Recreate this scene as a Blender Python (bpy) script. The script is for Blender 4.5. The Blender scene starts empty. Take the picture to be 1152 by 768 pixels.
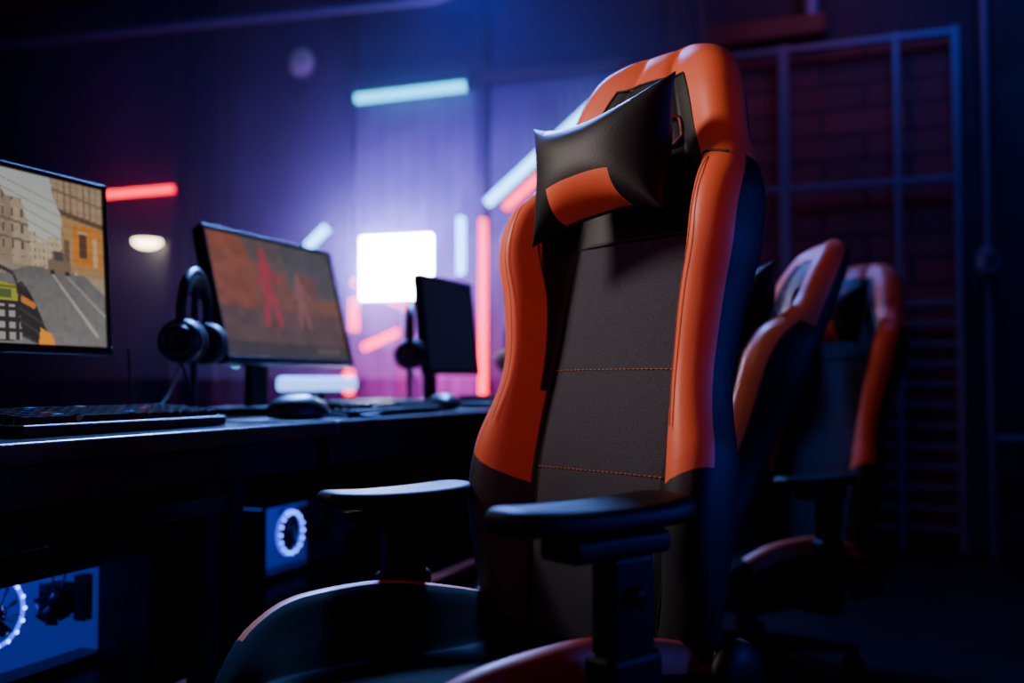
import bpy, bmesh, math, random
import numpy as np
from mathutils import Vector, Matrix
random.seed(4)
scene = bpy.context.scene
R = math.radians

# ------------------------------------------------------------------ materials
MATS = {}
def mat(name, col=(.5,.5,.5), rough=.5, metal=0., em=None, es=0., bump=0., bscale=200., spec=.5, var=0., coat=0.):
    if name in MATS: return MATS[name]
    m = bpy.data.materials.new(name); m.use_nodes = True
    nt = m.node_tree; N = nt.nodes; L = nt.links
    b = N['Principled BSDF']
    b.inputs['Base Color'].default_value = (*col, 1)
    b.inputs['Roughness'].default_value = rough
    b.inputs['Metallic'].default_value = metal
    b.inputs['Specular IOR Level'].default_value = spec
    b.inputs['Coat Weight'].default_value = coat
    if em is not None:
        b.inputs['Emission Color'].default_value = (*em, 1)
        b.inputs['Emission Strength'].default_value = es
    tc = N.new('ShaderNodeTexCoord')
    if bump > 0:
        n = N.new('ShaderNodeTexNoise'); n.inputs['Scale'].default_value = bscale; n.inputs['Detail'].default_value = 4
        L.new(tc.outputs['Object'], n.inputs['Vector'])
        bp_ = N.new('ShaderNodeBump'); bp_.inputs['Strength'].default_value = bump; bp_.inputs['Distance'].default_value = .002
        L.new(n.outputs['Fac'], bp_.inputs['Height']); L.new(bp_.outputs['Normal'], b.inputs['Normal'])
    if var > 0:
        n2 = N.new('ShaderNodeTexNoise'); n2.inputs['Scale'].default_value = 3; n2.inputs['Detail'].default_value = 6
        L.new(tc.outputs['Object'], n2.inputs['Vector'])
        r = N.new('ShaderNodeValToRGB')
        r.color_ramp.elements[0].position = .3; r.color_ramp.elements[1].position = .7
        r.color_ramp.elements[0].color = (*[c*(1-var) for c in col], 1)
        r.color_ramp.elements[1].color = (*[min(1, c*(1+var)) for c in col], 1)
        L.new(n2.outputs['Fac'], r.inputs['Fac']); L.new(r.outputs['Color'], b.inputs['Base Color'])
    MATS[name] = m
    return m

ORANGE = mat('orange_leather', (.93,.160,.062), .46, bump=.15, bscale=260, spec=.38)
BLACKL = mat('black_leather', (.009,.009,.011), .55, bump=.15, bscale=260, spec=.33)
GREYL  = mat('grey_leather', (.032,.033,.040), .55, bump=.15, bscale=260, spec=.35)
BLKPL  = mat('black_plastic', (.008,.008,.010), .42, bump=.1, bscale=400)
ARMPL  = mat('soft_armrest_foam', (.005,.005,.006), .50, bump=.1, bscale=400, spec=.28)
GLOSSB = mat('gloss_black', (.008,.008,.010), .15)
METAL  = mat('dark_metal', (.10,.10,.11), .35, metal=.9)
LEGM   = mat('black_painted_steel', (.006,.006,.008), .6)
PIPING = mat('black_piping', (.006,.006,.007), .6)
SEAM   = mat('seam_thread_dark', (.45,.06,.03), .6)
STITCH = mat('orange_thread', (.60,.13,.04), .6)
DESKM  = mat('desk_laminate', (.012,.012,.020), .27, bump=.05, bscale=60, var=.3)
def fabric():
    m = mat('charcoal_fabric', (.050,.049,.060), .85, spec=.2)
    nt = m.node_tree; N = nt.nodes; L = nt.links; b = N['Principled BSDF']
    tc = N.new('ShaderNodeTexCoord')
    w1 = N.new('ShaderNodeTexWave'); w1.inputs['Scale'].default_value = 120; w1.bands_direction='X'
    w2 = N.new('ShaderNodeTexWave'); w2.inputs['Scale'].default_value = 120; w2.bands_direction='Z'
    L.new(tc.outputs['Object'], w1.inputs['Vector']); L.new(tc.outputs['Object'], w2.inputs['Vector'])
    ad = N.new('ShaderNodeMath'); ad.operation='ADD'; L.new(w1.outputs['Fac'], ad.inputs[0]); L.new(w2.outputs['Fac'], ad.inputs[1])
    bu = N.new('ShaderNodeBump'); bu.inputs['Strength'].default_value=.45; bu.inputs['Distance'].default_value=.001
    L.new(ad.outputs[0], bu.inputs['Height']); L.new(bu.outputs['Normal'], b.inputs['Normal'])
    n=N.new('ShaderNodeTexNoise'); n.inputs['Scale'].default_value=500; n.inputs['Detail'].default_value=3
    L.new(tc.outputs['Object'], n.inputs['Vector'])
    r=N.new('ShaderNodeValToRGB'); r.color_ramp.elements[0].position=.35; r.color_ramp.elements[1].position=.65
    r.color_ramp.elements[0].color=(.034,.038,.052,1); r.color_ramp.elements[1].color=(.062,.068,.088,1)
    L.new(n.outputs['Fac'], r.inputs['Fac']); L.new(r.outputs['Color'], b.inputs['Base Color'])
    b.inputs['Sheen Weight'].default_value = .15
    return m
FABRIC = fabric()

# ------------------------------------------------------------------ builders
def link(o, parent=None):
    scene.collection.objects.link(o)
    if parent is not None: o.parent = parent
    return o
def empty(name, loc=(0,0,0), rz=0., parent=None):
    e = bpy.data.objects.new(name, None); e.empty_display_size = .1
    e.location = loc; e.rotation_euler = (0,0,rz)
    return link(e, parent)
def mesh(name, verts, faces, mats, fm=None, parent=None, smooth=True, sub=0, bevel=0, loc=(0,0,0), rot=(0,0,0)):
    me = bpy.data.meshes.new(name); me.from_pydata([tuple(v) for v in verts], [], faces)
    for m in (mats if isinstance(mats,(list,tuple)) else [mats]): me.materials.append(m)
    if fm is not None: me.polygons.foreach_set('material_index', fm)
    bm = bmesh.new(); bm.from_mesh(me); bmesh.ops.recalc_face_normals(bm, faces=bm.faces); bm.to_mesh(me); bm.free()
    me.polygons.foreach_set('use_smooth', [smooth]*len(me.polygons))
    o = bpy.data.objects.new(name, me); o.location = loc; o.rotation_euler = rot
    link(o, parent)
    if bevel:
        md = o.modifiers.new('bevel','BEVEL'); md.width = bevel; md.segments = 3; md.limit_method='ANGLE'
        me.polygons.foreach_set('use_smooth', [True]*len(me.polygons))
        wn = o.modifiers.new('wn','WEIGHTED_NORMAL'); wn.keep_sharp=True
    if sub:
        md = o.modifiers.new('sub','SUBSURF'); md.levels = sub; md.render_levels = sub
    return o
CF = [(0,1,3,2),(4,6,7,5),(0,4,5,1),(2,3,7,6),(0,2,6,4),(1,5,7,3)]
def boxdata(c, s):
    return [(c[0]+(i-.5)*s[0], c[1]+(j-.5)*s[1], c[2]+(k-.5)*s[2]) for i in (0,1) for j in (0,1) for k in (0,1)]
def box(name, c, s, m, parent=None, bevel=.003, rot=(0,0,0)):
    return mesh(name, boxdata((0,0,0), s), CF, m, parent=parent, smooth=False, bevel=bevel, loc=c, rot=rot)
def boxes(name, lst, m, parent=None, bevel=0, fm=None):
    V=[];F=[];M=[]
    for i,(c,s) in enumerate(lst):
        o=len(V); V+=boxdata(c,s); F+=[tuple(a+o for a in f) for f in CF]
        if fm: M+=[fm[i]]*6
    return mesh(name,V,F,m,fm=M if fm else None,parent=parent,smooth=False,bevel=bevel)
def tube(name, pts, r, m, parent=None, cyclic=False, bez=False, res=4, splines=None, fill=True):
    cu = bpy.data.curves.new(name,'CURVE'); cu.dimensions='3D'; cu.bevel_depth=r; cu.bevel_resolution=res; cu.use_fill_caps=fill
    for p in (splines or [pts]):
        if bez:
            s = cu.splines.new('NURBS'); s.points.add(len(p)-1)
            for i,q in enumerate(p): s.points[i].co=(*q,1)
            s.order_u=min(4,len(p)); s.use_endpoint_u=True; s.resolution_u=8
        else:
            s = cu.splines.new('POLY'); s.points.add(len(p)-1)
            for i,q in enumerate(p): s.points[i].co=(*q,1)
        s.use_cyclic_u = cyclic
    cu.materials.append(m)
    o = bpy.data.objects.new(name, cu); return link(o,parent)
def lathe(name, prof, m, parent=None, n=32, loc=(0,0,0), rot=(0,0,0), smooth=True):
    V=[];F=[]
    for (r,z) in prof:
        for i in range(n):
            a=2*math.pi*i/n; V.append((r*math.cos(a), r*math.sin(a), z))
    for j in range(len(prof)-1):
        for i in range(n):
            F.append((j*n+i, j*n+(i+1)%n, (j+1)*n+(i+1)%n, (j+1)*n+i))
    F.append(tuple(range(n))[::-1]); F.append(tuple(range((len(prof)-1)*n, len(prof)*n)))
    return mesh(name,V,F,m,parent=parent,smooth=smooth,loc=loc,rot=rot)
def ip(x, xs, ys):
    x=max(xs[0],min(xs[-1],x))
    for i in range(len(xs)-1):
        if x<=xs[i+1]:
            h=xs[i+1]-xs[i]; s=(x-xs[i])/h
            def sl(k):
                if k<=0 or k>=len(xs)-1: 
                    return (ys[min(k+1,len(xs)-1)]-ys[max(k-1,0)])/(xs[min(k+1,len(xs)-1)]-xs[max(k-1,0)])
                a=(ys[k]-ys[k-1])/(xs[k]-xs[k-1]); b=(ys[k+1]-ys[k])/(xs[k+1]-xs[k])
                return 0 if a*b<=0 else 2*a*b/(a+b)
            m0,m1=sl(i)*h,sl(i+1)*h
            return (2*s**3-3*s*s+1)*ys[i]+(s**3-2*s*s+s)*m0+(-2*s**3+3*s*s)*ys[i+1]+(s**3-s*s)*m1
    return ys[-1]

# ------------------------------------------------------------------ gaming chair
def Wt(t): return ip(t,[-.05,.05,.14,.25,.36,.46,.55,.62,.67,.72,.78,.83,.86,.88,.893],[.218,.238,.242,.228,.211,.221,.237,.235,.213,.188,.172,.155,.136,.112,.075])
def Bt(t): return ip(t,[-.05,.05,.15,.25,.36,.46,.56,.62,.67,.72,.78,.86,.893],[.03,.06,.090,.085,.075,.085,.10,.09,.055,.033,.028,.02,.01])
def Ft(t): return ip(t,[-.05,.1,.2,.4,.57,.66,.78,.893],[.0,.012,.018,.006,.0,.004,.014,.0])
def Ct(t): return min(ip(t,[-.05,.1,.36,.57,.66,.72,.79,.85],[.13,.14,.138,.130,.105,.082,.062,.035]), Wt(t)*.68)
def Rt(t): return Wt(t)-min(ip(t,[-.05,.34,.45,.62,.70,.893],[.048,.044,.048,.048,.034,.03]),.23*Wt(t))
def Mt(t):
    C=Ct(t); Rr=Rt(t)
    fr=ip(t,[-.05,.30,.36,.42,.50,.58,.65,.70,.80,.86],[.0,.0,.02,.12,.34,.55,.60,.42,.30,.2])
    return C+.008+(Rr-C-.008)*fr
def half(t):
    W,B,f,C,M,Rr=Wt(t),Bt(t),Ft(t),Ct(t),Mt(t),Rt(t)
    k=(M-C-.006)/(Rr-C-.006)
    wm=f+(B-f)*(k**1.1)
    hd=ip(t,[.0,.62,.72,.893],[0,0,1,1])
    bk=-.052-.010*hd
    p=[(0,f+.004),(.55*C,f+.004),(C-.007,f),(C,f-.007),(C+.006,f-.001),(M,wm),((M+Rr)/2,wm+(B-wm)*.62),(Rr,B),(W-.009,B-.012),(W,B-.036),(W-.004,min(B-.05,-.018)),(W-.028+.008*hd,-.045-.010*hd),(.5*W,bk),(0,bk)]
    s=ip(t,[.80,.86,.88,.893],[1,.86,.62,.35])
    mid=-.025
    return [(u,mid+(w-mid)*s) for u,w in p]
def wsurf(t,u):
    h=half(t); u=abs(u)
    for i in range(9):
        if h[i][0]<=u<=h[i+1][0]:
            q=(u-h[i][0])/max(1e-6,h[i+1][0]-h[i][0]); return h[i][1]+(h[i+1][1]-h[i][1])*q
    return h[9][1]
def slant(t,u):
    g=math.exp(-((t-.19)/.07)**2); q=max(0,(abs(u)-Ct(t))/max(.01,Wt(t)-Ct(t)))
    return t+.050*g*q**1.3

def chair(name, loc, yaw, lift=0., arm=((.295,.0),(.28,.0)), lean=11.):
    LE=R(lean)
    def bp(u,t,w):
        t=t*.99
        return (u, -.24 + w*math.cos(LE) - t*math.sin(LE), .495 + t*math.cos(LE) + w*math.sin(LE))
    root=empty(name,(loc[0],loc[1],0),yaw)
    up=empty('upper_assembly',(0,0,lift),0,root)
    ts=list(np.linspace(-.05,.80,46))+[.815,.83,.845,.856,.868,.878,.886,.893]
    V=[];F=[];M=[]
    n=26
    for t in ts:
        h=half(t)
        ring=[(u,w) for u,w in h]+[(-u,w) for u,w in h[-2:0:-1]]
        V+=[bp(u,slant(t,u),w) for u,w in ring]
    def zone(seg,t):
        if t>.832: return 2 if seg<=9 else 0
        head=t>.675
        if seg<=1: return 1 if t<.565 else 0
        if seg in (2,3): return 0
        lo=.18
        if seg==4: return 0 if t>.33 else (2 if t>lo else 3)
        if seg in (5,6,7): return 2 if t>lo else 3
        if seg==8: return 2 if t>lo else 0
        if seg==9: return 2 if head else 0
        return 0
    for j in range(len(ts)-1):
        tm=(ts[j]+ts[j+1])/2
        for i in range(n):
            seg=i if i<13 else 25-i
            F.append((j*n+i,j*n+(i+1)%n,(j+1)*n+(i+1)%n,(j+1)*n+i)); M.append(zone(seg,tm))
    F.append(tuple(range(n))[::-1]); M.append(0)
    F.append(tuple(range((len(ts)-1)*n,len(ts)*n))); M.append(2)
    mesh('backrest',V,F,[BLACKL,FABRIC,ORANGE,GREYL],fm=M,parent=up,sub=1)
    sp=[]
    for sg in (-1,1):
        sp.append([bp(sg*Ct(t),t,wsurf(t,Ct(t))+.003) for t in np.linspace(.0,.57,30)])
        sp.append([bp(sg*Mt(t),slant(t,Mt(t)),half(t)[5][1]+.0002) for t in np.linspace(.36,.83,40)])
        sp.append([bp(sg*u,.675-.01*k,wsurf(.675-.01*k,u)+.0002) for k,u in [(0,Mt(.675)),(.3,(Mt(.675)+Rt(.675))/2),(.6,Rt(.67)),(1,Wt(.67)-.009)]])
    sp.append([bp(u,.568,wsurf(.568,u)+.002) for u in np.linspace(-Ct(.568),Ct(.568),8)])
    sp.append([bp(u,.831,wsurf(.831,u)+.001) for u in np.linspace(-Mt(.831),Mt(.831),9)])
    tube('seam_piping',None,.0020,PIPING,up,splines=sp,res=2)
    st=[]
    for tt in (.205,.362):
        us=np.linspace(-Ct(tt)+.012,Ct(tt)-.012,58)
        for a in range(0,57,2):
            st.append([bp(us[a],tt,wsurf(tt,us[a])+.0010),bp(us[a+1],tt,wsurf(tt,us[a+1])+.0010)])
    tube('stitching',None,.0008,STITCH,up,splines=st,res=1)
    st=[]
    for sg in (-1,1):
        q=list(np.linspace(.27,.655,40))
        st.append([bp(sg*(Rt(t)+.004),t,Bt(t)-.0022) for t in q])
    tube('edge_seam',None,.0007,SEAM,up,splines=st,res=1)
    for sg in (-1,1):
        pts=[]
        for a in range(20):
            an=2*math.pi*a/20; u=sg*(.064)+.016*math.cos(an); t=.735+.024*math.sin(an)
            pts.append(bp(u,t,wsurf(t,u)+.002))
        tube('harness_ring',pts,.0035,mat('dark_red_trim',(.22,.008,.008),.5),up,cyclic=True,res=3)
    # head pillow: cushion with four pointed horns
    nx,ny=29,23; V=[];F=[];M=[]
    for side in (1,-1):
        for j in range(ny):
            for i in range(nx):
                a=-1+2*i/(nx-1); b=-1+2*j/(ny-1)
                u=a*.148*(.87+.13*b*b*b*b)*(1+.06*b)-.004+.012*b; v=b*.110*(.68+.32*abs(a)**2.2)-.014*a
                th=.060*(max(0,(1-abs(a)**2.6))**.55)*(max(0,(1-abs(b)**2.6))**.55)
                w=.088+side*th*(1.15 if side>0 else .7)+.018*abs(a*b)**1.5
                V.append(bp(u,.660+v,w))
    for s in (0,1):
        for j in range(ny-1):
            for i in range(nx-1):
                o=s*nx*ny; F.append((o+j*nx+i,o+j*nx+i+1,o+(j+1)*nx+i+1,o+(j+1)*nx+i))
                a=-1+2*(i+.5)/(nx-1); b=-1+2*(j+.5)/(ny-1)
                org=s==0 and ((b<-.46 and abs(a)<.52) or (b>.72 and abs(a)<.62))
                M.append(1 if org else 0)
    p=mesh('head_pillow',V,F,[BLACKL,ORANGE],fm=M,parent=up,sub=1)
    bm=bmesh.new(); bm.from_mesh(p.data); bmesh.ops.remove_doubles(bm,verts=bm.verts,dist=.0008); bmesh.ops.recalc_face_normals(bm,faces=bm.faces); bm.to_mesh(p.data); bm.free()
    # seat
    ys=[-.29,-.28,-.26]+list(np.linspace(-.22,.18,12))+[.215,.245,.262,.270]
    V=[];F=[];M=[]
    for y in ys:
        zr=ip(y,[-.29,-.15,.0,.12,.20,.270],[.475,.515,.540,.535,.505,.445])
        z0=ip(y,[-.29,-.1,.1,.20,.250,.270],[.455,.445,.455,.455,.435,.415])
        wd=ip(y,[-.29,-.1,.1,.20,.270],[.215,.240,.248,.228,.175])
        zb=ip(y,[-.29,-.27,.23,.270],[.40,.37,.37,.395])
        zr=max(zr,z0+.004)
        h=[(0,z0),(.08,z0),(.122,z0-.001),(.128,z0-.008),(.134,z0),(wd-.058,z0+(zr-z0)*.6),(wd-.036,zr),(wd-.012,zr-.004),(wd,zr-.035),(wd,zb+.03),(wd-.02,zb),(.1,zb-.005),(0,zb-.005)]
        ring=h+[(-u,z) for u,z in h[-2:0:-1]]
        V+=[(u,y,z) for u,z in ring]
    n=24
    for j in range(len(ys)-1):
        for i in range(n):
            seg=i if i<12 else 23-i
            F.append((j*n+i,j*n+(i+1)%n,(j+1)*n+(i+1)%n,(j+1)*n+i))
            M.append(1 if seg in (6,7) and (ys[j]+ys[j+1])/2<.22 else 0)
    F.append(tuple(range(n))[::-1]); M.append(0); F.append(tuple(range((len(ys)-1)*n,len(ys)*n))); M.append(0)
    mesh('seat_cushion',V,F,[mat('black_seat_leather',(.004,.004,.005),.85,spec=.08),ORANGE],fm=M,parent=up,sub=1)
    for sg in (-1,1):
        lathe('hinge_cover',[(.0,0),(.045,0),(.050,.008),(.045,.020),(.02,.026),(.0,.026)],ARMPL,up,loc=(sg*.240,-.26,.45),rot=(0,sg*R(90),0))
        box('recline_bracket',(sg*.240,-.22,.40),(.012,.14,.10),METAL,up,.004)
    tube('recline_lever',[(-.25,-.2,.43),(-.275,-.16,.435),(-.285,-.08,.45)],.008,BLKPL,up,bez=True)
    for sg in (-1,1):
        ar=arm[0 if sg<0 else 1]; ax,sy=ar[:2]; dz=ar[2] if len(ar)>2 else 0; sx=sg*ax
        V=[];F=[]; L_=.138; prof=[]
        for k in range(28):
            an=2*math.pi*k/28; ca,sa=math.cos(an),math.sin(an)
            x=.05*math.copysign(abs(ca)**.6,ca); y=L_*math.copysign(abs(sa)**.55,sa)
            prof.append((x*(1-.12*(y/L_)),y))
        rows=[(.90,.674),(1.0,.682),(1.0,.692),(.95,.701),(.8,.705),(.45,.702)]
        for s,z in rows:
            V+=[(sx+x*s, .06+sy+y*(1-(1-s)*.45), dz+z+(.006*(y/L_)**2)) for x,y in prof]
        for j in range(len(rows)-1):
            for i in range(28): F.append((j*28+i,j*28+(i+1)%28,(j+1)*28+(i+1)%28,(j+1)*28+i))
        F.append(tuple(range(28))[::-1]); F.append(tuple(range(140,168)))
        mesh('armrest_pad',V,F,ARMPL,parent=up,sub=1)
        py=sy*.7
        box('armrest_plate',(sx,.035+py,.660+dz),(.058,.15,.026),ARMPL,up,.008)
        box('armrest_post_upper',(sx,.01+py,.575+dz),(.036,.072,.15),ARMPL,up,.010)
        box('armrest_post',(sx,.01+py,.45),(.046,.088,.18),ARMPL,up,.012)
        box('armrest_bracket',(sg*.20,.01+py,.355),(.24,.07,.02),METAL,up,.006)
        lathe('height_button',[(0,0),(.012,0),(.012,.008),(0,.008)],ARMPL,up,n=16,loc=(sx+sg*.018,.01+py,.60),rot=(0,sg*R(90),0))
    box('tilt_mechanism',(0,-.02,.338),(.20,.26,.06),METAL,up,.01)
    H=.315+lift
    lathe('gas_lift',[(.0,.10),(.03,.10),(.03,.10+(H-.10)*.6),(.016,.10+(H-.10)*.6),(.016,H),(.0,H)],METAL,root)
    lathe('base_hub',[(.0,.06),(.045,.06),(.05,.10),(.04,.125),(.0,.125)],BLKPL,root)
    for k in range(5):
        a=2*math.pi*k/5+.3; ca,sa=math.cos(a),math.sin(a)
        V=[];F=[]
        for (r,hw,z0,z1) in [(.03,.032,.07,.118),(.15,.027,.068,.105),(.26,.022,.066,.09),(.315,.018,.066,.084)]:
            for (sx_,z) in [(-1,z0),(1,z0),(.7,z1),(-.7,z1)]:
                V.append((ca*r-sa*sx_*hw, sa*r+ca*sx_*hw, z))
        for j in range(3):
            for i in range(4): F.append((j*4+i,j*4+(i+1)%4,(j+1)*4+(i+1)%4,(j+1)*4+i))
        F+= [(3,2,1,0),(12,13,14,15)]
        mesh('base_leg',V,F,BLKPL,parent=root,smooth=False,bevel=.005)
        for s in (-1,1):
            lathe('caster_wheel',[(0,-.009),(.024,-.009),(.029,-.004),(.029,.004),(.024,.009),(0,.009)],BLKPL,root,n=20,
                  loc=(ca*.30-sa*s*.014, sa*.30+ca*s*.014,.029),rot=(R(90),0,a))
        lathe('caster_stem',[(0,.03),(.008,.03),(.008,.075),(0,.075)],METAL,root,n=12,loc=(ca*.30,sa*.30,0))
    return root

chair('gaming_chair',(-.542,1.205),R(151.5),0.,((.295,-.018,-.004),(.25,-.135,-.04)),lean=10.6)
chair('gaming_chair',(-.71,2.19),R(110),-.15,lean=23)
chair('gaming_chair',(-.41,2.93),R(145),-.12,lean=19)

# ------------------------------------------------------------------ room
WALLM=mat('painted_dark_wall',(.034,.038,.070),.7,var=.35,bump=.4,bscale=25)
FLOORM=mat('dark_floor',(.012,.012,.016),.4,var=.4,bump=.4,bscale=40)
CEILM=mat('dark_ceiling',(.012,.013,.022),.8,var=.3,bump=.4,bscale=20)
def planks():
    m=mat('red_brown_brick',(.12,.035,.03),.6)
    nt=m.node_tree;N=nt.nodes;L=nt.links;b=N['Principled BSDF']
    tc=N.new('ShaderNodeTexCoord'); mp=N.new('ShaderNodeMapping'); mp.inputs['Rotation'].default_value=(R(90),0,0)
    L.new(tc.outputs['Object'],mp.inputs['Vector'])
    br=N.new('ShaderNodeTexBrick'); br.inputs['Scale'].default_value=1.0
    br.inputs['Brick Width'].default_value=.42; br.inputs['Row Height'].default_value=.13; br.inputs['Mortar Size'].default_value=.010
    br.inputs['Color1'].default_value=(.20,.05,.055,1); br.inputs['Color2'].default_value=(.11,.034,.045,1); br.inputs['Mortar'].default_value=(.02,.012,.018,1)
    L.new(mp.outputs[0],br.inputs['Vector']); L.new(br.outputs['Color'],b.inputs['Base Color'])
    return m
PLANK=planks()
X0,X1,Y0,Y1,ZC=-6.6,2.4,-1.8,5.4,3.5
cx,cy=(X0+X1)/2,(Y0+Y1)/2
box('floor',(cx,cy,-.05),(X1-X0,Y1-Y0,.1),FLOORM,bevel=0)
box('ceiling',(cx,cy,ZC+.05),(X1-X0,Y1-Y0,.1),CEILM,bevel=0)
box('wall_back',(cx,Y1+.05,ZC/2),(X1-X0,.1,ZC),WALLM,bevel=0)
box('wall_front',(cx,Y0-.05,ZC/2),(X1-X0,.1,ZC),WALLM,bevel=0)
box('wall_left',(X0-.05,cy,ZC/2),(.1,Y1-Y0,ZC),WALLM,bevel=0)
box('wall_right',(X1+.05,cy,ZC/2),(.1,Y1-Y0,ZC),WALLM,bevel=0)
DTRIM=mat('dark_trim',(.03,.035,.06),.45,metal=.3)
box('trim_1',(-1.40,5.35,2.63),(1.80,.10,.06),DTRIM,bevel=.005)
box('trim_2',(-3.14,5.35,1.75),(.05,.10,3.5),DTRIM,bevel=.005)
box('trim_3',(-2.25,5.35,1.75),(.06,.10,3.5),DTRIM,bevel=.005)
box('trim_4',(-4.15,5.33,1.75),(.16,.14,3.5),DTRIM,bevel=.005)
box('trim_5',(-4.45,5.33,1.75),(.06,.10,3.5),DTRIM,bevel=.005)
box('trim_7',(-2.70,5.35,2.70),(.84,.10,.10),DTRIM,bevel=.005)
def corrug(name,x0,x1,z0,z1,pitch,m,y=5.36,amp=.008):
    n=int((x1-x0)/pitch)*6; V=[];F=[]
    for i in range(n+1):
        x=x0+(x1-x0)*i/n; yy=y+amp*math.sin(2*math.pi*i/6)
        V+=[(x,yy,z0),(x,yy,z1)]
    for i in range(n): F.append((2*i,2*i+2,2*i+3,2*i+1))
    return mesh(name,V,F,m,smooth=True)
SHEET=mat('blue_grey_sheet_metal',(.10,.11,.17),.5,metal=.3,var=.3)
corrug('corrugated_panel',-3.10,-2.30,.1,2.55,.11,SHEET,amp=.003)
corrug('corrugated_panel',-2.20,-.98,.1,2.56,.06,SHEET)
box('brick_panelling',(-.34,5.365,1.32),(1.24,.05,2.45),PLANK,bevel=0)
GRIDM=mat('blue_steel_bar',(.13,.17,.30),.45,metal=.4)
g=empty('wall_grid_rack',(0,5.24,0))
bars=[]
for x,w in [(-.90,.03),(-.52,.05),(.02,.03),(.29,.035)]:
    bars.append(((x,0,1.29),(w,.03,2.55)))
for z in (1.82,2.54): bars.append(((-.30,0.0,z),(1.2,.034,.03)))
boxes('bars',bars,GRIDM,g,bevel=.003)
boxes('louvre_slats',[((.03,.03,.12+.10*k),(.52,.03,.022)) for k in range(12)],GRIDM,g,bevel=.002)
tube('wall_pipe',[(.42,5.25,0),(.42,5.25,3.5)],.022,GRIDM)
v=empty('pipe_valve',(.41,5.2,1.40))
lathe('valve_body',[(0,-.07),(.03,-.07),(.045,-.04),(.045,.04),(.03,.07),(0,.07)],GRIDM,v)
tube('valve_wheel',[(.05*math.cos(a*.3142*1),-.07,.05*math.sin(a*.3142)) for a in range(20)],.007,GRIDM,v,cyclic=True)
tube('valve_stem',[(0,-.07,0),(0,0,0)],.006,GRIDM,v)
tube('wall_rail',[(.44,5.25,.56),(1.4,5.25,.56)],.022,GRIDM)
tube('conduit_pipe',[(-.38,5.27,2.66),(-.38,5.27,3.5)],.045,GRIDM)
tube('conduit_pipe',[(-1.12,5.33,2.68),(-1.12,5.33,3.5)],.02,DTRIM)
tube('conduit_pipe',[(-.96,5.33,2.68),(-.96,5.33,3.5)],.02,DTRIM)
tube('ceiling_pipe',[(-6.4,5.0,3.16),(-2.4,5.0,2.99),(-2.2,5.0,3.02),(-2.1,5.0,3.5)],.03,GRIDM)
box('trim_6',(-.62,5.28,2.66),(.62,.12,.10),mat('brown_beam',(.10,.04,.03),.6,var=.3),bevel=.005)
ck=empty('wall_clock',(-3.50,5.37,2.86))
lathe('clock_rim',[(0,0),(.10,0),(.105,.015),(.095,.03),(.088,.02),(0,.02)],mat('clock_rim',(.1,.1,.12),.4),ck,rot=(R(90),0,0))
lathe('clock_face',[(0,.0205),(.088,.0205),(.088,.022),(0,.022)],mat('clock_face',(.40,.42,.5),.5,em=(.35,.4,.6),es=.08),ck,rot=(R(90),0,0))
boxes('clock_hands',[((0,-.025,.02),(.005,.002,.05)),((.02,-.025,0),(.045,.002,.005))],BLKPL,ck)

# ------------------------------------------------------------------ LED tubes
def em(name,col,s): return mat(name,col,.4,em=col,es=s)
CY=em('led_cyan',(.010,.48,.80),5.); WH=em('led_cold_white',(.12,.50,1.0),8.); RD=em('led_red',(1.0,.004,.03),6.)
def led(p0,p1,m,r=.024):
    p0=Vector(p0);p1=Vector(p1); e=empty('led_tube_light',(p0+p1)/2)
    a=p0-e.location; b=p1-e.location; d=(b-a).normalized()
    tube('glow_tube',[a+d*.02,b-d*.02],r,m,e,res=6)
    tube('end_caps',None,r*1.15,BLKPL,e,splines=[[a,a+d*.02],[b-d*.02,b]])
    tube('wall_clips',None,.008,DTRIM,e,splines=[[a+d*.08,a+d*.08+Vector((0,5.36-e.location.y,0))],[b-d*.08,b-d*.08+Vector((0,5.36-e.location.y,0))]])
led((-3.05,5.24,2.55),(-2.28,5.24,2.55),CY,.03)
led((-2.18,5.22,1.84),(-1.38,5.22,2.48),WH,.026)
led((-2.08,5.24,1.81),(-1.45,5.24,2.31),RD,.024)
led((-2.19,5.22,.72),(-2.19,5.22,1.78),RD,.022)
led((-2.33,5.22,1.43),(-2.33,5.22,1.80),WH,.022)
led((-3.37,5.22,1.65),(-3.20,5.22,1.79),WH,.026)
led((-3.03,5.22,1.12),(-3.03,5.22,1.35),RD,.026)
led((-3.05,5.22,1.44),(-2.65,5.22,1.26),RD,.022)
led((-3.05,5.20,.74),(-3.05,5.20,.92),RD,.028)
led((-2.98,5.22,1.03),(-2.70,5.22,1.14),RD,.02)
led((-4.98,5.22,2.09),(-4.34,5.22,2.09),RD,.022)
led((-4.02,5.22,1.20),(-3.84,5.22,.92),WH,.026)
led((-4.10,5.22,1.32),(-4.10,5.22,1.46),RD,.022)
lp=empty('led_panel_light',(-2.67,5.08,1.49),R(4))
box('panel_housing',(0,.022,0),(.46,.06,.38),BLKPL,lp,.006)
box('diffuser',(0,-.010,0),(.44,.008,.36),em('panel_diffuser',(.74,.68,1.0),110.),lp,.003)
tube('stand_pole',[(0,.06,-.2),(0,.06,-1.48)],.014,METAL,lp)
tube('stand_legs',None,.01,METAL,lp,splines=[[(0,.06,-1.2),(.22*math.cos(a),.06+.2*math.sin(a),-1.48)] for a in (-.5,-2.6,1.57)])
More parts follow.
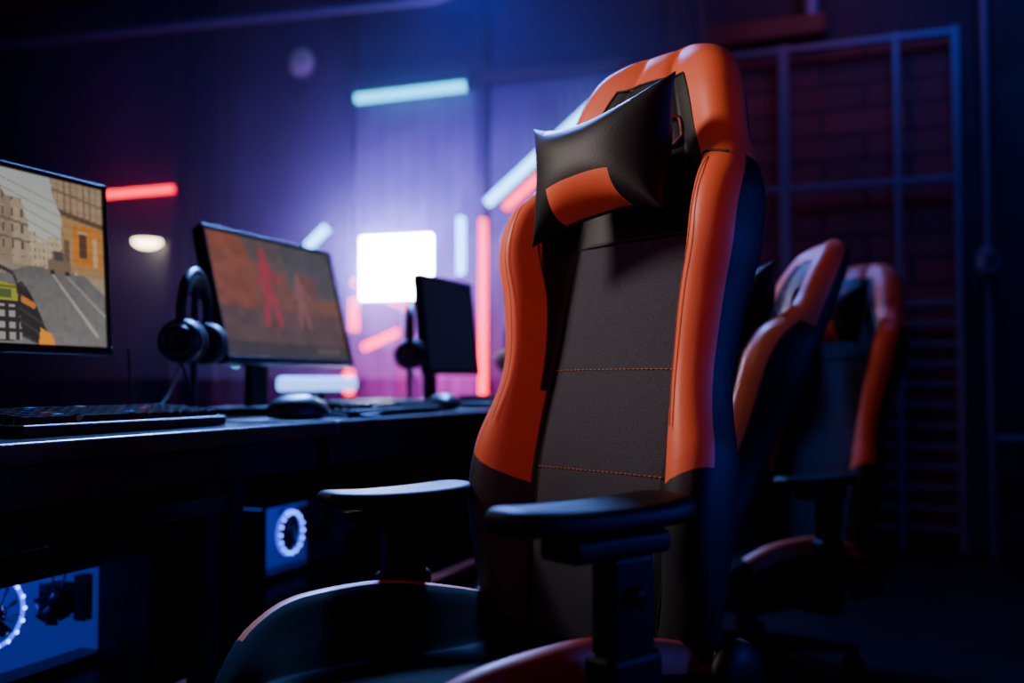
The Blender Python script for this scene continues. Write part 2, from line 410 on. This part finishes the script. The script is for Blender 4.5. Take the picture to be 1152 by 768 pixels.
def wlamp(x,z):
    e=empty('wall_lamp',(x,5.30,z))
    lathe('lamp_shade',[(0,.035),(.03,.035),(.085,.01),(.10,-.005),(.095,-.006),(0,-.002)],BLKPL,e)
    lathe('lamp_bulb',[(0,-.05),(.05,-.045),(.085,-.025),(.09,-.005),(0,-.004)],em('warm_lamp',(1,.80,.55),14.),e)
    tube('lamp_arm',[(0,0,.03),(0,.05,.045),(0,.09,.045)],.01,DTRIM,e)
wlamp(-4.66,1.78); wlamp(-1.98,1.70)

# ------------------------------------------------------------------ desks
def desk(y0,y1):
    e=empty('gaming_desk',(-1.48,(y0+y1)/2,0)); L_=y1-y0
    box('desk_top',(0,0,.733),(.78,L_-.006,.034),DESKM,e,.006)
    box('front_apron',(.345,0,.685),(.03,L_-.05,.062),LEGM,e,.003)
    box('back_panel',(-.36,0,.365),(.02,L_,.70),LEGM,e,.002)
    for s in (-1,1):
        box('leg_post',(.09,s*(L_/2-.04),.345),(.05,.05,.69),LEGM,e,.004)
        box('leg_post',(-.32,s*(L_/2-.04),.345),(.05,.05,.69),LEGM,e,.004)
        box('leg_foot',(-.04,s*(L_/2-.04),.02),(.60,.06,.03),LEGM,e,.004)
    return e
dk=desk(-.25,1.81); desk(1.81,3.40); desk(3.40,5.10)
box('lower_shelf_board',(.12,.24,.60),(.42,1.02,.018),GLOSSB,dk,.004)
box('lower_shelf_bracket',(.12,.71,.655),(.38,.02,.105),LEGM,dk,.003)
box('lower_shelf_bracket',(.12,-.23,.655),(.38,.02,.105),LEGM,dk,.003)
box('lower_shelf_lip',(.325,.24,.612),(.012,1.02,.03),GLOSSB,dk,.003)
for y,l_ in ((2.86,.46),):
    b_=empty('desk_glow_standin',(-1.79,y,.75))  # added glowing bar, stands in for distant lights behind the monitors
    box('bar_foot',(0,0,.006),(.05,l_*.5,.012),BLKPL,b_,.003)
    box('bar_neck',(0,0,.03),(.012,.05,.05),BLKPL,b_,.002)
    box('bar_tube',(0,0,.075),(.03,l_,.045),em('standin_glow',(.18,.40,1.0),3.),b_,.012)

# ------------------------------------------------------------------ screens
def inpoly(x,y,P):
    c=False; j=len(P)-1
    for i in range(len(P)):
        if (P[i][1]>y)!=(P[j][1]>y) and x<(P[j][0]-P[i][0])*(y-P[i][1])/(P[j][1]-P[i][1])+P[i][0]: c=not c
        j=i
    return c
def hn(x,y,s=1.):
    v=math.sin(x*12.9898*s+y*78.233*s)*43758.5453; return v-math.floor(v)
def vn(x,y):
    xi,yi=math.floor(x),math.floor(y); fx,fy=x-xi,y-yi
    a=hn(xi,yi);b=hn(xi+1,yi);c=hn(xi,yi+1);d=hn(xi+1,yi+1)
    fx=fx*fx*(3-2*fx);fy=fy*fy*(3-2*fy)
    return a+(b-a)*fx+(c-a)*fy+(a-b-c+d)*fx*fy
def seg(x,y,a,b,w0,w1=None):
    w1=w0 if w1 is None else w1
    dx,dy=b[0]-a[0],b[1]-a[1]; q=((x-a[0])*dx+(y-a[1])*dy)/(dx*dx+dy*dy)
    if q<0 or q>1: return False
    px,py=a[0]+q*dx,a[1]+q*dy
    return math.hypot(x-px,y-py)<w0+(w1-w0)*q
def paint_street(u,v):
    x=(u-.53)/.47; y=v
    n=.80+.25*vn(x*30,y*30)+.15*vn(x*90,y*90)
    # sky
    col=(.58-.24*y,.56-.20*y,.48-.13*y)
    if y<.60: col=(.66,.58,.42)
    for k in range(5):
        if seg(x,y,(-.1,.98-.05*k),(.62,.84-.07*k),.0032): col=(.18,.17,.16)
    if inpoly(x,y,[(.24,.44),(.24,.62),(.30,.66),(.36,.66),(.38,.60),(.46,.60),(.46,.64),(.56,.64),(.58,.60),(.58,.44)]):
        col=tuple(c*n for c in (.44,.33,.22))
        if (x*26)%1<.3 and (y*22)%1<.4: col=(.20,.14,.10)
    P=[(-1.2,.40),(-1.2,1.1),(-.2,1.0),(.06,.90),(.12,.84),(.24,.84),(.30,.70),(.32,.46)]
    if inpoly(x,y,P):
        col=tuple(c*n for c in (.24,.18,.13))
        if x>.16: col=tuple(c*n for c in (.34,.26,.18))
        if (x*13)%1<.32 and (y*11)%1<.55 and y>.50: col=(.10,.08,.065)
        if (x*13)%1<.32 and .55<(y*11)%1<.65 and y>.50: col=(.36,.29,.22)
        if abs(y-.70-.12*(.2-x))<.008 or abs(y-.60-.06*(.2-x))<.006: col=(.14,.10,.08)
    P=[(.58,.46),(.60,.78),(.52,.90),(.50,1.05),(1.2,1.05),(1.2,.36),(.86,.42)]
    if inpoly(x,y,P):
        col=tuple(c*n for c in (.34,.20,.09))
        yb=y+.12*(x-.5)
        if yb>.80: col=tuple(c*n for c in (.32,.22,.14))
        if yb>.84 and (x*16)%1<.22: col=(.15,.10,.07)
        if .80<yb<.835: col=(.10,.065,.045)
        if .935<yb<.95: col=(.14,.10,.07)
        if .70<x<.98 and .49<y<.74: col=tuple(c*n for c in (.48,.17,.03))
        if .76<x<.84 and .54<y<.69: col=(.09,.05,.035)
        if .755<x<.845 and .69<y<.705: col=(.42,.32,.20)
        if .90<x<.94 and .50<y<.68: col=(.45,.34,.20)
        if .62<x<.67 and .50<y<.64: col=(.13,.09,.07)
        if (y*40)%1<.10: col=tuple(c*.78 for c in col)
    if y<.46-.05*max(0,x-.3):
        g=.13+.10*(.46-y); col=(g*n,g*n*.95,g*n*.93)
        if inpoly(x,y,[(.62,.455),(.80,.44),(1.2,.20),(1.2,.42)]): col=(.30*n,.24*n,.17*n)
        if inpoly(x,y,[(-.4,.46),(.30,.455),(.0,.38),(-.4,.36)]): col=(.24*n,.20*n,.15*n)
        if seg(x,y,(.48,.44),(.92,.06),.004,.016): col=(.36,.33,.30)
        if seg(x,y,(.60,.44),(1.05,.16),.004,.010): col=(.30,.28,.25)
    if inpoly(x,y,[(.46,.42),(.46,.50),(.50,.52),(.52,.565),(.60,.565),(.64,.51),(.68,.50),(.68,.42)]):
        col=(.17,.12,.085)
        if .52<x<.61 and y>.51: col=(.07,.06,.055)
        if (math.hypot(x-.50,(y-.43))<.022) or (math.hypot(x-.64,(y-.43))<.022): col=(.03,.03,.03)
    # hand-held device with keypad, glove
    if inpoly(x,y,[(-.35,.0),(-.35,.34),(-.05,.36),(.18,.33),(.22,.28),(.22,.02)]):
        col=(.30,.29,.04)
        if y<.24: col=(.03,.03,.03)
        if y<.22 and (x*12)%1>.35 and (y*16)%1>.35: col=(.30,.28,.26)
        if .26<y<.31 and x<.14: col=(.08,.11,.04)
        if .315<y<.33: col=(.14,.13,.02)
    if seg(x,y,(-.1,.36),(-.02,.45),.012) or seg(x,y,(-.02,.45),(.16,.40),.012) or seg(x,y,(.16,.40),(.20,.32),.010): col=(.05,.04,.04)
    if inpoly(x,y,[(.18,.34),(.22,.36),(.27,.33),(.34,.24),(.40,.14),(.46,.04),(.36,.0),(.22,.04)]):
        col=(.03,.028,.03)
        if (y*14+x*6)%1<.2: col=(.055,.05,.05)
    if seg(x,y,(.22,.26),(.34,.22),.018): col=(.55,.17,.03)
    if inpoly(x,y,[(.38,.10),(.48,.06),(.56,-.1),(.34,-.1)]): col=(.85,.27,.02)
    return col
def paint_desert(u,v):
    n=.75+.35*vn(u*20,v*14)+.15*vn(u*60,v*40)
    col=(.26,.10,.065)
    if v>.42: col=(.32,.12,.065)
    if inpoly(u,v,[(-.1,.45),(-.1,1.1),(.22,1.1),(.30,.80),(.28,.40)]): col=(.42,.11,.05)
    if inpoly(u,v,[(.22,1.1),(.30,.82),(.55,.74),(.60,1.1)]): col=(.20,.13,.10)
    if inpoly(u,v,[(.55,1.1),(.58,.62),(.80,.54),(1.1,.58),(1.1,1.1)]): col=(.15,.12,.11)
    if inpoly(u,v,[(.60,.60),(.66,.78),(.82,.74),(.84,.52)]): col=(.28,.10,.07)
    if v<.40: col=(.18+.1*v,.10,.078)
    if v<.13: col=(.10,.07,.065)
    if v<.10 and .72<u<.92 and (u*40)%1<.6 and .05<v: col=(.30,.18,.12)
    col=tuple(c*n for c in col)
    def fig(fx,fy,s):
        return (math.hypot(u-fx,(v-fy-.30*s)*.6)<.030*s or seg(u,v,(fx,fy+.24*s),(fx-.01*s,fy),.045*s,.035*s) or seg(u,v,(fx-.02*s,fy),(fx-.06*s,fy-.32*s),.024*s,.018*s)
          or seg(u,v,(fx+.02*s,fy),(fx+.05*s,fy-.32*s),.024*s,.018*s) or seg(u,v,(fx,fy+.2*s),(fx+.12*s,fy+.06*s),.02*s,.014*s) or seg(u,v,(fx,fy+.2*s),(fx-.09*s,fy+.02*s),.02*s,.014*s))
    if fig(.40,.58,1.): col=(.60*n,.06,.07)
    if fig(.66,.50,.72): col=(.44*n,.16,.12)
    return tuple(c*f+.012 for c,f in zip(col,(.46,.52,.72)))
def screenmesh(name,w,h,fn,strength,parent,loc,nx=250,ny=140):
    V=[];F=[];cols=[]
    for j in range(ny+1):
        for i in range(nx+1): V.append((0,-w/2+w*i/nx,-h/2+h*j/ny))
    for j in range(ny):
        for i in range(nx):
            F.append((j*(nx+1)+i,j*(nx+1)+i+1,(j+1)*(nx+1)+i+1,(j+1)*(nx+1)+i))
            c=fn((i+.5)/nx,(j+.5)/ny); cols+= [c[0],c[1],c[2],1.]*4
    me=bpy.data.meshes.new(name); me.from_pydata(V,[],F)
    at=me.color_attributes.new('paint','FLOAT_COLOR','CORNER'); at.data.foreach_set('color',cols)
    m=bpy.data.materials.new(name+'_display'); m.use_nodes=True; N=m.node_tree.nodes; L=m.node_tree.links
    b=N['Principled BSDF']; a=N.new('ShaderNodeVertexColor'); a.layer_name='paint'
    b.inputs['Base Color'].default_value=(.01,.01,.01,1); b.inputs['Roughness'].default_value=.3
    L.new(a.outputs['Color'],b.inputs['Emission Color']); b.inputs['Emission Strength'].default_value=strength
    me.materials.append(m); o=bpy.data.objects.new(name,me); o.location=loc; return link(o,parent)
def monitor(y,zc,tilt,fn=None,strength=1.,x=-1.42,w=.555,h=.330,bez=.010):
    e=empty('computer_monitor',(x,y,.75))
    hd=empty('head',(0,0,zc-.75),0,e); hd.rotation_euler=(0,-tilt,0)
    box('bezel_frame_top',(0,0,h/2-bez/2),(.018,w,bez),BLKPL,hd,.002)
    box('bezel_frame_bottom',(0,0,-h/2+bez*.8),(.020,w,bez*1.6),mat('bezel_edge',(.05,.05,.07),.25,metal=.5),hd,.002)
    for s in (-1,1): box('bezel_frame_side',(0,s*(w/2-bez/2),0),(.018,bez,h),BLKPL,hd,.002)
    box('back_shell',(-.016,0,0),(.022,w-.004,h-.004),BLKPL,hd,.006)
    box('back_bulge',(-.04,0,-.02),(.04,w*.55,h*.55),BLKPL,hd,.014)
    sw,shh=w-2*bez,h-2.6*bez
    if fn: screenmesh('screen',sw,shh,fn,strength,hd,(.003,0,bez*.3))
    else: box('screen',(.002,0,bez*.3),(.004,sw,shh),mat('dark_screen',(.004,.005,.010),.5,em=(.04,.05,.16),es=.12),hd,0)
    xb=-.075
    box('stand_neck',(xb,0,.165),(.03,.07,.31),BLKPL,e,.008)
    box('stand_foot',(xb+.03,0,.010),(.19,.24,.018),BLKPL,e,.007)
    return e
monitor(1.227,1.045,R(4),paint_street,1.0)
monitor(2.132,1.033,R(14),paint_desert,1.0,x=-1.445)
monitor(3.09,1.020,R(6),w=.42)
monitor(3.95,1.033,R(8),w=.42)

# ------------------------------------------------------------------ peripherals
def keyboard(y0,y1,x0,x1,glow):
    e=empty('gaming_keyboard',((x0+x1)/2,(y0+y1)/2,.75)); w=y1-y0; d=x1-x0
    box('keyboard_base',(0,0,.010),(d,w,.018),BLKPL,e,.004)
    V=[];F=[];M=[]
    nk,nr=17,6
    for r in range(nr):
        for k in range(nk):
            if r==nr-1 and 4<=k<=8: 
                if k!=6: continue
                kw=5*(w-.02)/nk-.003
            else: kw=(w-.02)/nk-.003
            cyk=-w/2+.01+(k+.5)*(w-.02)/nk; cxk=-d/2+.01+(r+.5)*(d-.02)/nr
            hx=(d-.02)/nr/2-.0015; hy=kw/2; o=len(V)
            for (sc,z) in [(1,.019),(.78,.030+.002*(nr-1-r))]:
                V+=[(cxk-hx*sc,cyk-hy*sc,z),(cxk+hx*sc,cyk-hy*sc,z),(cxk+hx*sc,cyk+hy*sc,z),(cxk-hx*sc,cyk+hy*sc,z)]
            fs=[(4,5,6,7),(0,1,5,4),(1,2,6,5),(2,3,7,6),(3,0,4,7)]
            F+=[tuple(a+o for a in f) for f in fs]
            g=0
            if glow and random.random()<.07: g=random.choice([1,2,3])
            M+=[g]+[0]*4
    mesh('keycaps',V,F,[BLKPL,em('key_glow_red',(1,.1,.05),.5),em('key_glow_blue',(.1,.4,1),.5),em('key_glow_white',(.8,.9,1),.3)],fm=M,parent=e,smooth=False)
    tube('keyboard_cable',[(-d/2,0,.01),(-d/2-.06,.02,.006),(-d/2-.12,-.03,.006),(-d/2-.22,.0,.006)],.0025,BLKPL,e,bez=True)
    return e
keyboard(1.07,1.53,-1.30,-1.155,True)
keyboard(1.93,2.39,-1.26,-1.12,False)
keyboard(2.85,3.31,-1.30,-1.16,False)
def mouse(x,y,rz=0,s=1.,z=.7535):
    e=empty('computer_mouse',(x,y,z),rz); V=[];F=[]
    n=20; rows=[(1.,.0),(1.,.008),(.97,.018),(.86,.028),(.62,.036),(.30,.040)]
    for k,z in rows:
        for i in range(n):
            a=2*math.pi*i/n; ca,sa=math.cos(a),math.sin(a)
            xx=.062*ca; yy=.033*sa*(1-.16*math.cos(2*a))
            V.append((s*(xx*k-.010*(1-k)),s*yy*k,s*z*(1-.25*max(0,-ca))))
    for j in range(len(rows)-1):
        for i in range(n): F.append((j*n+i,j*n+(i+1)%n,(j+1)*n+(i+1)%n,(j+1)*n+i))
    F.append(tuple(range(n))[::-1]); F.append(tuple(range((len(rows)-1)*n,len(rows)*n)))
    mesh('mouse_shell',V,F,BLKPL,parent=e,sub=1)
    lathe('scroll_wheel',[(0,-.004),(.009,-.004),(.009,.004),(0,.004)],METAL,e,n=16,loc=(-.036*s,0,.030*s),rot=(R(90),0,0))
    tube('mouse_cable',[(-.06*s,0,.012),(-.10,.01,.004),(-.16,-.02,.004),(-.22,.03,.004)],.002,BLKPL,e,bez=True)
mouse(-1.17,1.79,R(-105),1.35); mouse(-1.165,2.50,R(-60),1.2); mouse(-1.2,3.42,z=.7505)
for yy,l in ((1.775,.22),(2.52,.2)):
    box('mouse_pad',(-1.19,yy,.7515),(.18,l,.003),mat('mouse_pad_cloth',(.02,.02,.025),.8,bump=.2,bscale=600),bevel=.001)
def headset(x,y,rz,top=.300):
    e=empty('headphones_on_stand',(x,y,.75),rz)
    lathe('stand_base',[(0,0.0005),(.055,0.0005),(.058,.006),(.05,.012),(0,.014)],BLKPL,e)
    tube('stand_post',[(0,0,.012),(0,0,top-.01)],.008,BLKPL,e)
    tube('stand_hook',[(0,-.03,top-.012),(0,0,top-.004),(0,.03,top-.012)],.010,BLKPL,e,bez=True)
    pts=[(0,.085*math.cos(a),top-.085+.10*math.sin(a)) for a in np.linspace(R(-12),R(192),22)]
    tube('headband',pts,.011,BLKPL,e)
    tube('headband_pad',[(0,.074*math.cos(a),top-.085+.088*math.sin(a)) for a in np.linspace(R(35),R(145),12)],.011,BLACKL,e)
    for s in (-1,1):
        lathe('ear_cup',[(0,-.016),(.038,-.016),(.046,-.006),(.046,.010),(.036,.022),(.014,.026),(0,.026)],BLKPL,e,loc=(0,s*.080,top-.135),rot=(R(90)*(-s),0,0))
        lathe('ear_cushion',[(.018,-.034),(.034,-.038),(.046,-.030),(.046,-.018),(.03,-.015),(.018,-.018)],BLACKL,e,loc=(0,s*.080,top-.135),rot=(R(90)*(-s),0,0))
        tube('cup_yoke',[(0,s*.086,top-.095),(.028,s*.098,top-.115),(.040,s*.09,top-.135)],.005,METAL,e,bez=True)
    tube('cup_accent_ring',[(.030*math.cos(a),-.106,top-.135+.030*math.sin(a)) for a in np.linspace(0,2*math.pi,21)[:-1]],.0025,METAL,e,cyclic=True)
    tube('headset_cable',[(0,-.08,top-.18),(.02,-.09,.08),(.035,-.03,.012),(-.02,-.05,.006),(-.08,-.06,.006)],.0025,BLKPL,e,bez=True)
headset(-1.395,1.735,R(20)); headset(-1.39,2.73,R(30)); headset(-1.39,3.58,R(30))
def cable(pts,r=.003): tube('desk_cable',pts,r,BLKPL,bez=True)
cable([(-1.45,1.60,.90),(-1.44,1.60,.80),(-1.46,1.62,.756),(-1.52,1.65,.756),(-1.60,1.70,.756)])
cable([(-1.55,1.9,.93),(-1.52,1.82,.80),(-1.50,1.74,.756),(-1.55,1.66,.756),(-1.80,1.6,.756)])
cable([(-1.42,1.62,.70),(-1.38,1.66,.60),(-1.42,1.70,.50),(-1.5,1.72,.40)])
cable([(-1.42,1.66,.70),(-1.36,1.72,.58),(-1.44,1.78,.48),(-1.5,1.80,.38)])
cable([(-1.42,1.75,.70),(-1.37,1.73,.56),(-1.40,1.68,.50),(-1.45,1.64,.42)])

# ------------------------------------------------------------------ PC towers
FANG=em('fan_led_blue',(.14,.28,1.0),11.)
INNER=mat('pc_interior_glow',(.05,.07,.25),.4,em=(.05,.07,.60),es=.35)  # board emits by itself to paint the blue glow inside the case
def glassmat():
    m=bpy.data.materials.new('tinted_side_glass'); m.use_nodes=True; N=m.node_tree.nodes; L=m.node_tree.links
    N.remove(N['Principled BSDF']); t=N.new('ShaderNodeBsdfTransparent'); t.inputs['Color'].default_value=(.60,.66,.95,1)
    g=N.new('ShaderNodeBsdfGlossy'); g.inputs['Roughness'].default_value=.05; mx=N.new('ShaderNodeMixShader'); mx.inputs[0].default_value=.04
    L.new(t.outputs[0],mx.inputs[1]); L.new(g.outputs[0],mx.inputs[2]); L.new(mx.outputs[0],N['Material Output'].inputs['Surface'])
    return m
GLASS=glassmat()
def pc(x,y0,y1,fy,H=.475,zz=.39,fs=1.):
    e=empty('desktop_computer_tower',(x,(y0+y1)/2,0)); L_=y1-y0; D=.21; z0=.02; q=H-.475; zf=zz+q
    box('case_back',(-D,0,H/2+z0/2),(.006,L_,H-z0),BLKPL,e,.001)
    box('case_top',(-D/2,0,H),(D,L_,.012),BLKPL,e,.003)
    box('case_bottom',(-D/2,0,z0),(D,L_,.012),BLKPL,e,.003)
    for s in (-1,1): box('case_end',(-D/2,s*(L_/2-.005),H/2),(D,.010,H-.02),BLKPL,e,.003)
    box('power_supply_shroud',(-D/2,0,.13+q/2),(D-.012,L_-.02,.21+q),BLKPL,e,.003)
    box('interior_board',(-.125,0,.355+q),(.010,L_-.03,.215),INNER,e,.001)
    boxes('graphics_card',[((-.085,0.03,.275+q),(.06,.24,.026))],GLOSSB,e,.003)
    boxes('memory_and_cooler',[((-.10,.07,.40+q),(.04,.05,.06)),((-.10,.13,.39+q),(.03,.006,.09)),((-.10,.145,.39+q),(.03,.006,.09))],BLKPL,e,.002)
    for f in (fy, fy+.13):
        if f>L_/2-.06: continue
        lathe('fan_hub',[(0,0),(.018,0),(.018,.01),(0,.012)],GLOSSB,e,n=20,loc=(-.05,f,zf),rot=(0,R(90),0))
        V=[];F=[]
        for b in range(9):
            a=2*math.pi*b/9; o=len(V)
            for rr,da,dx in [(.016,0,0),(.016,.35,.012),(.048*fs,.55,.012),(.048*fs,.15,0)]:
                V.append((-.052+dx,f+rr*math.cos(a+da),zf+rr*math.sin(a+da)))
            F.append((o,o+1,o+2,o+3))
        mesh('fan_blades',V,F,GLOSSB,parent=e)
        if f==fy:
            pts=[(-.048,f+.058*fs*math.cos(a),zf+.058*fs*math.sin(a)) for a in np.linspace(0,2*math.pi,33)[:-1]]
            tube('fan_frame_ring',pts,.004,mat('fan_ring',(.2,.25,.6),.4,em=(.06,.12,1),es=2.),e,cyclic=True)
            tube('fan_leds',None,.0036,FANG,e,splines=[[(-.041,f+.055*fs*math.cos(a),zf+.055*fs*math.sin(a)),(-.039,f+.055*fs*math.cos(a),zf+.055*fs*math.sin(a))] for a in np.linspace(0,2*math.pi,17)[:-1]],res=3)
    a,b_=-L_/2+.012,L_/2-.012
    mesh('side_glass',[(-.001,a,.244+q),(-.001,b_,.244+q),(-.001,b_,.468+q),(-.001,a,.468+q)],[(0,1,2,3)],GLASS,parent=e,smooth=False)
    boxes('glass_frame',[((-.002,0,.475+q),(.006,L_,.014)),((-.002,0,.238+q),(.006,L_,.012)),((-.002,L_/2-.006,.355+q),(.006,.012,.24)),((-.002,-L_/2+.006,.355+q),(.006,.012,.24))],BLKPL,e,.001)
    box('lower_side_panel',(-.002,0,.125+q/2),(.005,L_,.22+q),BLKPL,e,.001)
    boxes('case_feet',[((-.03,sy*(L_/2-.05),.007),(.03,.04,.014)) for sy in (-1,1)]+[((-D+.03,sy*(L_/2-.05),.007),(.03,.04,.014)) for sy in (-1,1)],BLKPL,e)
    l=bpy.data.lights.new('case_light','POINT'); l.energy=.25; l.color=(.10,.12,1); l.shadow_soft_size=.02
    o=bpy.data.objects.new('case_light',l); o.location=(-.03,-.02,.45+q); link(o,e)
pc(-1.41,1.20,1.63,-.115,.49,.415)
pc(-1.43,2.04,2.43,-.01,.53,.385,.95)

# ------------------------------------------------------------------ haze (scattering volume added for the halo around the light panel)
def haze():
    o=box('halo_volume',(-2.9,4.78,1.95),(4.2,.78,2.2),MATS['black_plastic'],bevel=0)
    m=bpy.data.materials.new('halo_scatter'); m.use_nodes=True; N=m.node_tree.nodes; L=m.node_tree.links
    N.remove(N['Principled BSDF']); s=N.new('ShaderNodeVolumeScatter'); s.inputs['Density'].default_value=.34; s.inputs['Anisotropy'].default_value=.5
    s.inputs['Color'].default_value=(.32,.26,1,1)
    L.new(s.outputs[0],N['Material Output'].inputs['Volume'])
    o.data.materials.clear(); o.data.materials.append(m)
haze()

# ------------------------------------------------------------------ lights
def aim(o,target): o.rotation_euler=(Vector(target)-o.location).to_track_quat('-Z','Y').to_euler()
def area(name,loc,target,size,energy,col,sy=None,spread=180):
    l=bpy.data.lights.new(name,'AREA'); l.energy=energy; l.color=col; l.size=size; l.spread=R(spread)
    if sy: l.shape='RECTANGLE'; l.size_y=sy
    o=bpy.data.objects.new(name,l); o.location=loc; aim(o,target); return link(o)
def spot(name,loc,target,energy,col,angle,blend=.6,r=.12):
    l=bpy.data.lights.new(name,'SPOT'); l.energy=energy; l.color=col; l.spot_size=R(angle); l.spot_blend=blend; l.shadow_soft_size=r
    o=bpy.data.objects.new(name,l); o.location=loc; aim(o,target); return link(o)
spot('key_spot_lamp',(-1.9,.95,1.90),(-.38,1.42,1.08),125,(1.0,.82,.76),35,.8,.22)
spot('magenta_fill',(-.3,-.8,1.4),(-.50,1.5,1.04),26,(1.0,.26,.42),33,.8,.2)  # unseen fill added from the camera side to redden the far bolster
spot('row_fill_spot',(-1.7,2.3,2.1),(-.15,2.65,1.10),22,(1.0,.50,.35),36,.8,.1)  # unseen spot added to bring out the rear chairs' orange
area('blue_side_fill',(1.5,1.9,1.0),(-.30,1.45,.75),.4,3.,(.03,.07,1.0),spread=90)  # added fill, out of view, for blue on the chair's right side
area('blue_wall_fill',(-2.0,3.6,2.0),(-2.6,5.4,1.9),.6,24,(.04,.06,1.0),spread=110)  # unseen light added to put blue glow on the back wall
area('blue_left_fill',(-4.0,3.6,2.4),(-4.4,5.4,2.0),.8,4,(.04,.07,1.0),spread=140)  # same kind of added light, faint blue for the wall's left part
area('violet_wall_fill',(-2.5,4.1,1.7),(-2.6,5.4,1.6),.5,30,(.24,.11,1.0),spread=100)  # added to strengthen the violet glow around the panel, not a fixture
area('blue_rack_fill',(.3,3.8,3.2),(-.1,5.4,1.6),.8,10,(.04,.12,1.0))  # added light, out of view, to turn the grid bars blue
area('red_panel_fill',(-.4,4.6,3.1),(-.4,5.4,1.9),.5,1.8,(1.0,.14,.08))  # unseen red light added to lift the brick panelling
area('back_rim_fill',(-2.2,4.4,3.40),(-.9,1.6,.9),.6,80,(.10,.20,1.0),spread=110)  # added above the view to rim the chairs like the LED panel
area('desk_graze_fill',(-1.9,3.9,3.3),(-1.4,2.1,.75),.4,60,(.14,.34,1.0),spread=45)  # unseen light added for a blue sheen across the desk tops
area('magenta_glow_fill',(-2.6,4.6,.95),(-2.8,5.4,1.15),.4,26,(1.0,.02,.36))  # added light for the pink glow on the wall by the red tubes
w=bpy.data.worlds.new('world'); scene.world=w; w.use_nodes=True
w.node_tree.nodes['Background'].inputs[0].default_value=(.004,.008,.03,1); w.node_tree.nodes['Background'].inputs[1].default_value=.3

# ------------------------------------------------------------------ camera
cam=bpy.data.cameras.new('camera'); co=bpy.data.objects.new('camera',cam); link(co)
co.location=(0,0,.83); co.rotation_euler=(R(92.35),0,R(21.1))
cam.lens=35; cam.sensor_width=36; cam.clip_start=.02
cam.dof.use_dof=True; cam.dof.focus_distance=1.42; cam.dof.aperture_fstop=1.9
scene.camera=co
